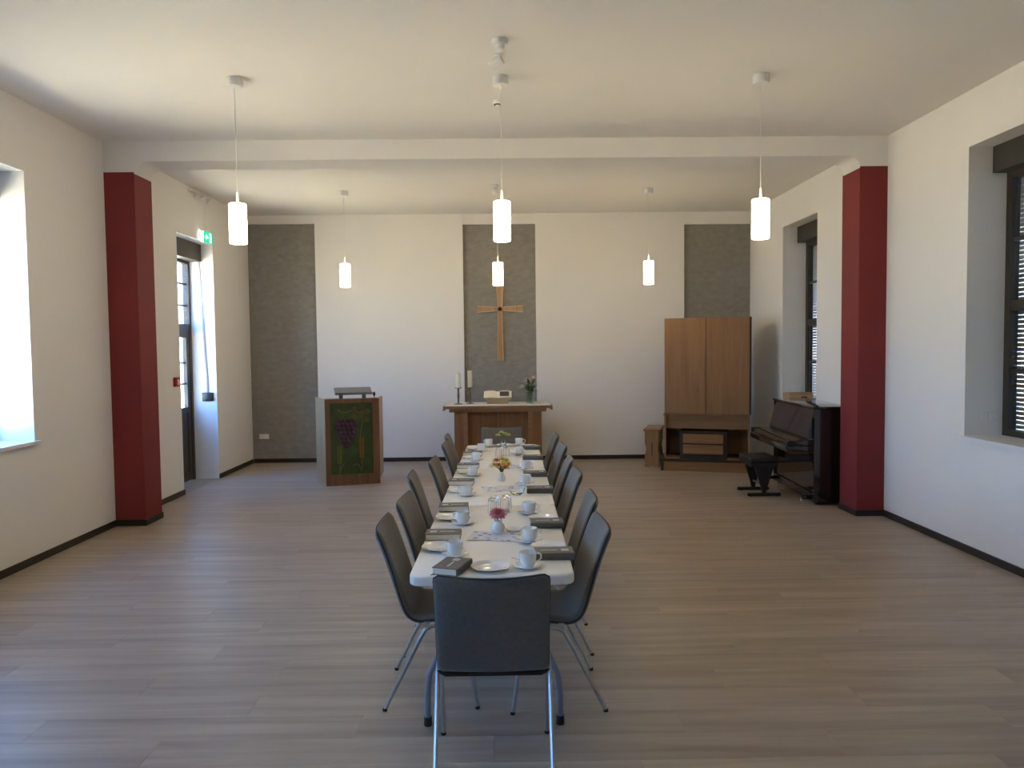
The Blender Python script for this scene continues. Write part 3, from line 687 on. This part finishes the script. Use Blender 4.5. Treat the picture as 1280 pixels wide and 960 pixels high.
m = MB(); m.prism([(0.03, .031), (W-.03, .031), (W+SPL-.04, .03+D), (-SPL+.04, .03+D)], 'z', .03, .06); m.build('bottom_board', LECT, t, flat=True)
DESK = mat('grey_reading_desk', (.16, .145, .125), .4, .2)
m = MB(); m.prism([(.09, 1.175), (.11, 1.165), (.42, 1.235), (.42, 1.248)], 'x', .14, .62); 
dk = m.build('reading_desk', DESK, t, flat=True)
MB().box(.14, .62, .083, .092, 1.165, 1.195).build('book_ledge', DESK, dk, flat=True)
for x in (.22, .52): MB().box(x-.025, x+.025, .22, .27, HT-.02, 1.195).build('desk_post', DESK, t, flat=True)
# relief on the panel
GRAPE = mat('grape_violet', (.085, .03, .075), .45, var=.3, scale=20)
m = MB()
for r_, n in enumerate((4, 5, 4, 4, 3, 2, 1)):
    for i in range(n): m.ball((.265+(i-(n-1)/2)*.056+.008*math.sin(r_*2.1), .010, .84-r_*.056), .029, 8, 6, (1, .6, 1))
m.build('grape_relief', GRAPE, fp)
WHEAT = mat('wheat_yellow', (.16, .14, .025), .7); WHEATO = mat('wheat_orange', (.25, .105, .02), .7); VINE = mat('vine_brown', (.105, .085, .018), .7)
def ear(x, z, mm, n=9):
    m = MB(); m.tube([(x, .011, z-.16), (x+.005, .011, z), (x, .011, z+n*.028)], .006, 6)
    for i in range(n):
        for q in (-1, 1): m.ball((x+q*.02, .010, z+i*.028), .017, 7, 5, (.6, .5, 1.1))
        m.tube([(x+q*.01, .011, z+i*.028), (x+.035, .009, z+i*.028+.06)], .002, 4)
    m.build('wheat_relief', mm, fp)
ear(.175, .30, WHEAT, 8); ear(.455, .36, WHEATO, 9)
m = MB()
for dx, dz, a in ((.42, .90, .6), (.47, .86, -.3), (.41, .84, 2.2), (.36, .93, 1.3), (.49, .94, .2)):
    m.leaf((dx, .008, dz), (math.cos(a), 0, math.sin(a)), (-math.sin(a), 0, math.cos(a)), .1, .075, .003)
m.build('vine_leaf_relief', VINE, fp)
m = MB()
m.tube([(.16, .011, .99), (.2, .011, .95), (.26, .011, .94), (.34, .011, .97), (.42, .011, .94), (.48, .011, .86), (.45, .011, .7), (.44, .011, .6)], .007, 6)
m.tube([(.17, .011, .17), (.2, .011, .24), (.24, .011, .29)], .006, 6); m.tube([(.45, .011, .17), (.42, .011, .26), (.37, .011, .27), (.34, .011, .24)], .006, 6)
m.build('tendril_relief', mat('tendril_green', (.12, .16, .06), .7), fp)
t = thing('microphone', 'short black microphone on the right edge of the lectern', 'microphone', (-1.70, 9.99, 1.10))
MB().lathe([(.003, 0), (.025, 0), (.025, .008), (.003, .01)], 14).build('base', BLACK, t); MB().tube([(0, 0, .008), (0, 0, .05)], .005, 6).build('stem', BLACK, t)
MB().ball((0, 0, .07), .022, 10, 8, (.8, .8, 1.4)).build('windscreen', BLACK, t)

# ------------------------------------------------------------------ altar
AX = -.085
t = thing('altar', 'brown wooden altar table with white cloth under the cross', 'altar', (AX, 10.88, 0))
m = MB(); m.prism([(-.77, .935), (-.785, .925), (-.79, .862), (-.772, .862), (-.735, .885), (.735, .885), (.772, .862), (.79, .862), (.785, .925), (.77, .935)], 'y', 0, .62); m.build('altar_top', WALNUTX, t, flat=True)
m = MB().box(-.70, .70, .03, .59, .835, .885); m.build('apron', WALNUTX, t, flat=True)
for s in (-1, 1):
    m = MB(); m.box(min(s*.63, s*.495), max(s*.63, s*.495), .05, .57, 0, .835); p = m.build('pier', WALNUT, t, flat=True)
    MB().box(min(s*.495, s*.44), max(s*.495, s*.44), .03, .57, 0, .835).build('pier_edge', WALNUTX, t, flat=True)
for a, b in ((-.44, -.004), (.004, .44)): MB().box(a, b, .17, .2, .02, .835).build('front_board', WALNUT, t, flat=True)
m = MB().rbox(-.765, .765, -.004, .60, .9355, .9395, .0015, 1); m.box(-.765, .765, -.006, -.002, .925, .9385)
tag(m.build('altar_cloth', CLOTH, None, (AX, 10.88, 0)), 'white linen cloth lying on the altar top', 'cloth')
ZA = .940
def candle(x, y, hs, hc, lb):
    t = thing('candlestick', f'dark metal candlestick on the altar, {lb}', 'candlestick', (x, y, ZA), 0, 'altar candlesticks')
    MB().lathe([(.004, 0), (.062, 0), (.064, .006), (.03, .016), (.016, .022), (.004, .024)], 22).build('foot', IRON, t)
    MB().lathe([(.004, .02), (.016, .02), (.013, .05), (.018, hs*.5), (.013, hs*.75), (.016, hs-.012), (.004, hs-.01)], 16).build('stem', IRON, t)
    MB().lathe([(.004, hs-.012), (.05, hs-.008), (.056, hs), (.053, hs+.001), (.004, hs-.003)], 22).build('drip_plate', IRON, t)
    c = thing('candle', f'thick white pillar candle on the altar, {lb}', 'candle', (x, y, ZA+hs-.003), 0, 'altar candles')
    MB().lathe([(.003, 0), (.034, 0), (.035, .003), (.035, hc-.004), (.032, hc), (.02, hc-.004), (.003, hc-.006)], 22).build('wax_body', WAX, c); MB().tube([(0, 0, hc-.006), (.002, 0, hc+.012)], .0018, 5).build('wick', BLACK, c)
candle(-.66, 11.08, .243, .215, 'left of the pair'); candle(-.492, 11.14, .245, .245, 'right of the pair')
t = thing('bible_stand', 'small wooden slanted book stand in the middle of the altar', 'book stand', (-.085, 11.1, ZA))
m = MB(); m.prism([(-.05, 0), (.14, 0), (.14, .15), (-.05, .075)], 'x', -.16, .16); m.build('stand_body', wood('pale_stand_wood', (.36, .25, .14), (.48, .35, .21), 'x', .5, 2), t, flat=True)
MB().box(-.19, .19, -.066, -.05, .058, .09).build('ledge', MATS['pale_stand_wood'], t, flat=True)
t = thing('open_bible', 'open bible with a dark picture page on the altar stand', 'book', (-.085, 11.1, ZA+.078))
SL = math.atan2(.075, .19)
def slant(m): m.M = Matrix.Translation((0, -.05, .0)) @ Matrix.Rotation(SL, 4, 'X'); return m
slant(MB()).rbox(-.215, .215, .0, .235, .0, .006, .002, 1).build('cover', DARKW, t)
for s in (-1, 1):
    pl = [(0, .008), (s*.06, .026), (s*.14, .026), (s*.205, .016), (s*.205, .006), (0, .006)]
    m = slant(MB()); m.prism(pl, 'y', .008, .227); m.build('page_block', PAPER, t, ang=20)
slant(MB()).box(.03, .165, .03, .19, .0262, .0272).build('picture_page', mat('dark_picture', (.06, .05, .045), .5, var=.6, scale=14, stretch=(1, 3, 1)), t, flat=True)
tag(MB().lathe([(.002, 0), (.05, 0), (.053, .006), (.05, .07), (.058, .17), (.055, .17), (.047, .07), (.046, .012), (.002, .012)], 26).build('flower_vase', mat('green_tinted_glass', (.75, .88, .82), .05, trans=.92), None, (.39, 11.1, ZA)), 'clear glass vase with roses and greenery on the altar', 'vase')
ROSE = mat('cream_rose', (.74, .62, .48), .6, var=.12, scale=30); ROSEP = mat('pale_pink_rose', (.66, .42, .36), .6, var=.15, scale=30)
for k, (hx, hy, hz, mm, lb) in enumerate(((-.11, -.04, .09, ROSE, 'large cream rose low at the left of the altar bouquet'), (-.05, -.01, .185, ROSEP, 'pale pink rose at the upper left of the altar bouquet'), (.05, .0, .215, ROSE, 'cream rose at the top of the altar bouquet'), (.075, -.03, .12, ROSEP, 'pale pink rose at the right of the altar bouquet'), (.0, .03, .17, ROSE, 'cream rose at the back of the altar bouquet'))):
    flower((.39, 11.1, ZA+.15), (hx, hy, hz), .052, mm, mm, lb, 'roses on the altar', ((8, 1, -.1), (8, 1, .35), (7, .9, .8), (5, .85, 1.2)), 'rose')
t = thing('greenery', 'dark green foliage in the altar flower vase', 'leaves', (.39, 11.1, ZA+.15))
m = MB()
for i in range(26):
    a = random.uniform(0, 2*PI); el = random.uniform(.1, 1.3); b = random.uniform(0, .08)
    d = Vector((math.cos(a)*math.cos(el), math.sin(a)*math.cos(el), math.sin(el)))
    m.leaf(tuple(d*b+Vector((0, 0, -.02+b))), d, (-math.sin(a), math.cos(a), 0), random.uniform(.09, .15), .04)
m.build('leaves', LEAF, t)
m = MB()
for i in range(6): a = i*PI/3; m.tube([(.012*math.cos(a), .012*math.sin(a), -.13), (.02*math.cos(a), .02*math.sin(a), 0)], .003, 5)
m.build('stems', STEM, t)

# ------------------------------------------------------------------ cross
t = thing('wooden_cross', 'wooden cross with flared arms on the middle grey panel', 'cross', (-.04, YB+.04, 2.36))
CW = wood('cross_wood', (.36, .19, .085), (.50, .29, .14), 'z', .4, 2)
CWL = wood('cross_wood_edge', (.50, .32, .18), (.62, .43, .26), 'z', .4, 2)
def flare(m, L, w0, w1, d0, d1, ang):
    m.M = Matrix.Rotation(ang, 4, 'Y'); m.prism([(-w0, 0), (w0, 0), (w1, L), (-w1, L)], 'y', d0, d1); return m
for nm, L, ang, w0, w1 in (('upper_arm', .36, 0, .034, .058), ('lower_arm', .80, PI, .034, .05), ('cross_arm', .355, PI/2, .03, .054), ('cross_arm', .355, -PI/2, .03, .054)):
    a = flare(MB(), L, w0, w1, -.03, 0, ang).build(nm, CW, t, flat=True)
    for q in (-1, 1):
        m = MB(); m.M = Matrix.Rotation(ang, 4, 'Y'); m.prism([(q*w0, .02), (q*(w0-.012), .02), (q*(w1-.012), L), (q*w1, L)], 'y', -.042, -.03); m.build('edge_strip', CWL, a, flat=True)

# ------------------------------------------------------------------ organ cabinet
RZ = math.atan2(-.364, 1.154)
t = thing('organ_cabinet', 'tall brown wooden organ cabinet with closed upper doors', 'organ', (2.212, 10.657, 0), RZ)
CWD = 1.21
m = MB().box(.03, .055, .2, .75, .165, .765).box(CWD-.035, CWD-.01, .2, .75, .165, .765).box(.055, CWD-.035, .72, .75, .165, .765); m.build('lower_case', OAK, t, flat=True)
m = MB().box(.055, CWD-.035, .26, .28, .575, .765); m.build('fascia', OAKX, t, flat=True)
m = MB().box(.02, CWD, .19, .76, .765, .79); m.build('shelf', OAKX, t, flat=True)
m = MB().box(.035, CWD-.015, .225, .75, .79, 2.15); m.build('upper_case', OAK, t, flat=True)
for a, b in ((.035, .605), (.611, CWD-.015)):
    d = MB().rbox(a, b, .2, .2245, .795, 2.145, .003, 1).build('door', OAK, t)
MB().box(.6055, .6105, .199, .224, .795, 2.145).build('door_seam_strip', DARKW, t, flat=True)
MB().box(.588, .6045, .194, .1995, .795, 2.145).build('cover_strip', OAK, t, flat=True)
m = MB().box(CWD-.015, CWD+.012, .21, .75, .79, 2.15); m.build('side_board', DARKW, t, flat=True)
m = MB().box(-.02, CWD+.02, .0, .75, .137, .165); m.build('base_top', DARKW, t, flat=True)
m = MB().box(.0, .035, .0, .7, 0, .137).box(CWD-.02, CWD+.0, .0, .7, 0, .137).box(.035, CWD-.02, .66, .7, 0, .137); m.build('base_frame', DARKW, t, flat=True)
MB().box(.037, CWD-.022, .012, .05, .0, .135).build('base_board', OAKX, t, flat=True)
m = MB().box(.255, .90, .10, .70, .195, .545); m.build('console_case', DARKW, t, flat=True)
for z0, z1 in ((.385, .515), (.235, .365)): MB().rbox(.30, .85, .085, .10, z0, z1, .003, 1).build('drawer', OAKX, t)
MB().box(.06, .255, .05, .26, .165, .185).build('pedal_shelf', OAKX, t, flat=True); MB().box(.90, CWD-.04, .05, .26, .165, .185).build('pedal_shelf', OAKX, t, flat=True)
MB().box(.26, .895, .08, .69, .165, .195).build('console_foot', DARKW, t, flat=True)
# bench beside the organ
t = thing('organ_bench', 'small wooden bench standing left of the organ cabinet', 'bench', (2.04, 11.0, 0), RZ)
MB().rbox(-.01, .235, -.02, .62, .525, .555, .005).build('seat', OAK, t)
pl = [(.01, 0), (.075, 0), (.085, .03), (.14, .03), (.15, 0), (.215, 0), (.215, .16), (.195, .26), (.215, .36), (.215, .525), (.01, .525), (.01, .36), (.03, .26), (.01, .16)]
for y in (.0, .55): MB().prism(pl, 'y', y, y+.03).build('end_panel', OAK, t, flat=True)
MB().box(.105, .12, -.004, .0, .17, .36).build('slot', DARKW, t, flat=True)
MB().box(.1, .125, .03, .55, .2, .3).build('stretcher', OAK, t, flat=True)

# ------------------------------------------------------------------ piano (local: x depth towards the wall, y along its length)
t = thing('upright_piano', 'glossy black upright piano between the right pillar and the organ', 'piano', (3.365, 8.175, 0), -math.atan(.05))
LN = 1.44
for y0 in (0, LN-.035): MB().rbox(0, .40, y0, y0+.035, .03, 1.055, .004, 1).build('side_panel', PIANO, t)
MB().rbox(-.012, .41, -.008, LN+.008, 1.055, 1.08, .005, 2).build('lid', PIANO, t)
m = MB(); m.prism([(.015, 1.045), (.04, 1.045), (.0, .725), (-.055, .715), (-.06, .735)], 'y', .037, LN-.037); m.build('upper_panel', PIANO, t, flat=True)
MB().rbox(-.29, .0, .0, LN, .585, .65, .008, 2).build('key_bed', PIANO, t)
m = MB(); m.prism([(-.27, .651), (-.275, .68), (-.25, .70), (-.08, .725), (-.055, .714), (.0, .714), (.0, .651)], 'y', .04, LN-.04); m.build('key_lid', PIANO, t, ang=40)
for y0 in (0, LN-.038): MB().rbox(-.285, .0, y0, y0+.038, .651, .715, .008, 2).build('key_cheek', PIANO, t)
MB().rbox(.02, .045, .037, LN-.037, .13, .584, .003, 1).build('lower_panel', PIANO, t)
MB().rbox(.0, .38, .036, LN-.036, .035, .128, .004, 1).build('bottom_rail', PIANO, t)
MB().box(.33, .38, .036, LN-.036, .129, 1.05).build('back', BLACK, t, flat=True)
for y0 in (.1, LN-.02):
    MB().rbox(-.09, .0, y0, y0+.05, .045, .09, .008, 2).build('toe_block', PIANO, t)
    c = MB(); c.M = Matrix.Translation((-.088, y0+.025, .026)) @ Matrix.Rotation(PI/2, 4, 'X'); c.lathe([(.004, -.016), (.023, -.016), (.026, -.011), (.026, .011), (.023, .016), (.004, .016)], 18)
    c.M = Matrix.Identity(4); c.tube([(-.088, y0+.025, .026), (-.08, y0+.025, .066)], .013, 8).build('caster', STEEL, t)
for y0 in (.62, .70, .78): MB().rbox(-.15, .02, y0-.014, y0+.014, .05, .06, .004, 2).build('pedal', BRASS, t)
for xx in (.06, .3):
    for y0 in (.06, LN-.06): MB().lathe([(.004, 0), (.022, 0), (.022, .03), (.004, .034)], 12, (xx, y0, 0)).build('floor_caster', BLACKRUB, t)

# piano stool
t = thing('piano_stool', 'black padded piano stool with V-shaped legs in front of the piano', 'stool', (3.012, 8.912, 0))
MB().rbox(-.17, .17, -.21, .225, .395, .455, .02, 3).build('seat_pad', mat('black_leather', (.014, .014, .016), .5, bump=.2, scale=20, bscale=120), t)
MB().rbox(-.16, .16, -.205, .22, .345, .394, .004, 1).build('seat_frame', BLACK, t)
for y in (-.185, .20):
    MB().prism([(-.11, .345), (.11, .345), (.035, .11), (.02, .04), (-.02, .04), (-.035, .11)], 'y', y-.015, y+.015).build('leg', BLACK, t, flat=True)
    MB().rbox(-.19, .19, y-.02, y+.02, .005, .04, .006, 2).build('foot_bar', BLACK, t)
MB().tube([(0, -.17, .12), (0, .185, .12)], .012, 8).build('stretcher', CHROME, t)
for y in (-.185, .20): MB().lathe([(.003, 0), (.012, 0), (.012, .006), (.003, .006)], 8, (.15, y, 0)).lathe([(.003, 0), (.012, 0), (.012, .006), (.003, .006)], 8, (-.15, y, 0)).build('foot_pad', BLACKRUB, t)

# wooden box on the far sill
t = thing('wooden_box', 'pale wooden box with a grip hole on the window sill above the piano', 'box', (4.02, 10.32, .976))
MB().box(-.158, .158, -.12, -.107, 0, .125).build('front_side', PINE, t, flat=True)
MB().box(-.158, .158, .107, .12, 0, .125).build('rear_side', PINE, t, flat=True)
for x in (-.158, .145): MB().box(x, x+.013, -.107, .107, 0, .125).build('end_side', PINE, t, flat=True)
MB().box(-.145, .145, -.107, .107, 0, .01).build('bottom', PINE, t, flat=True)
m = MB(); m.prism(rrect(-.0, .085, .058, .08, .0105, 4), 'y', -.1212, -.1199); m.build('grip_hole', BLACK, t, flat=True)
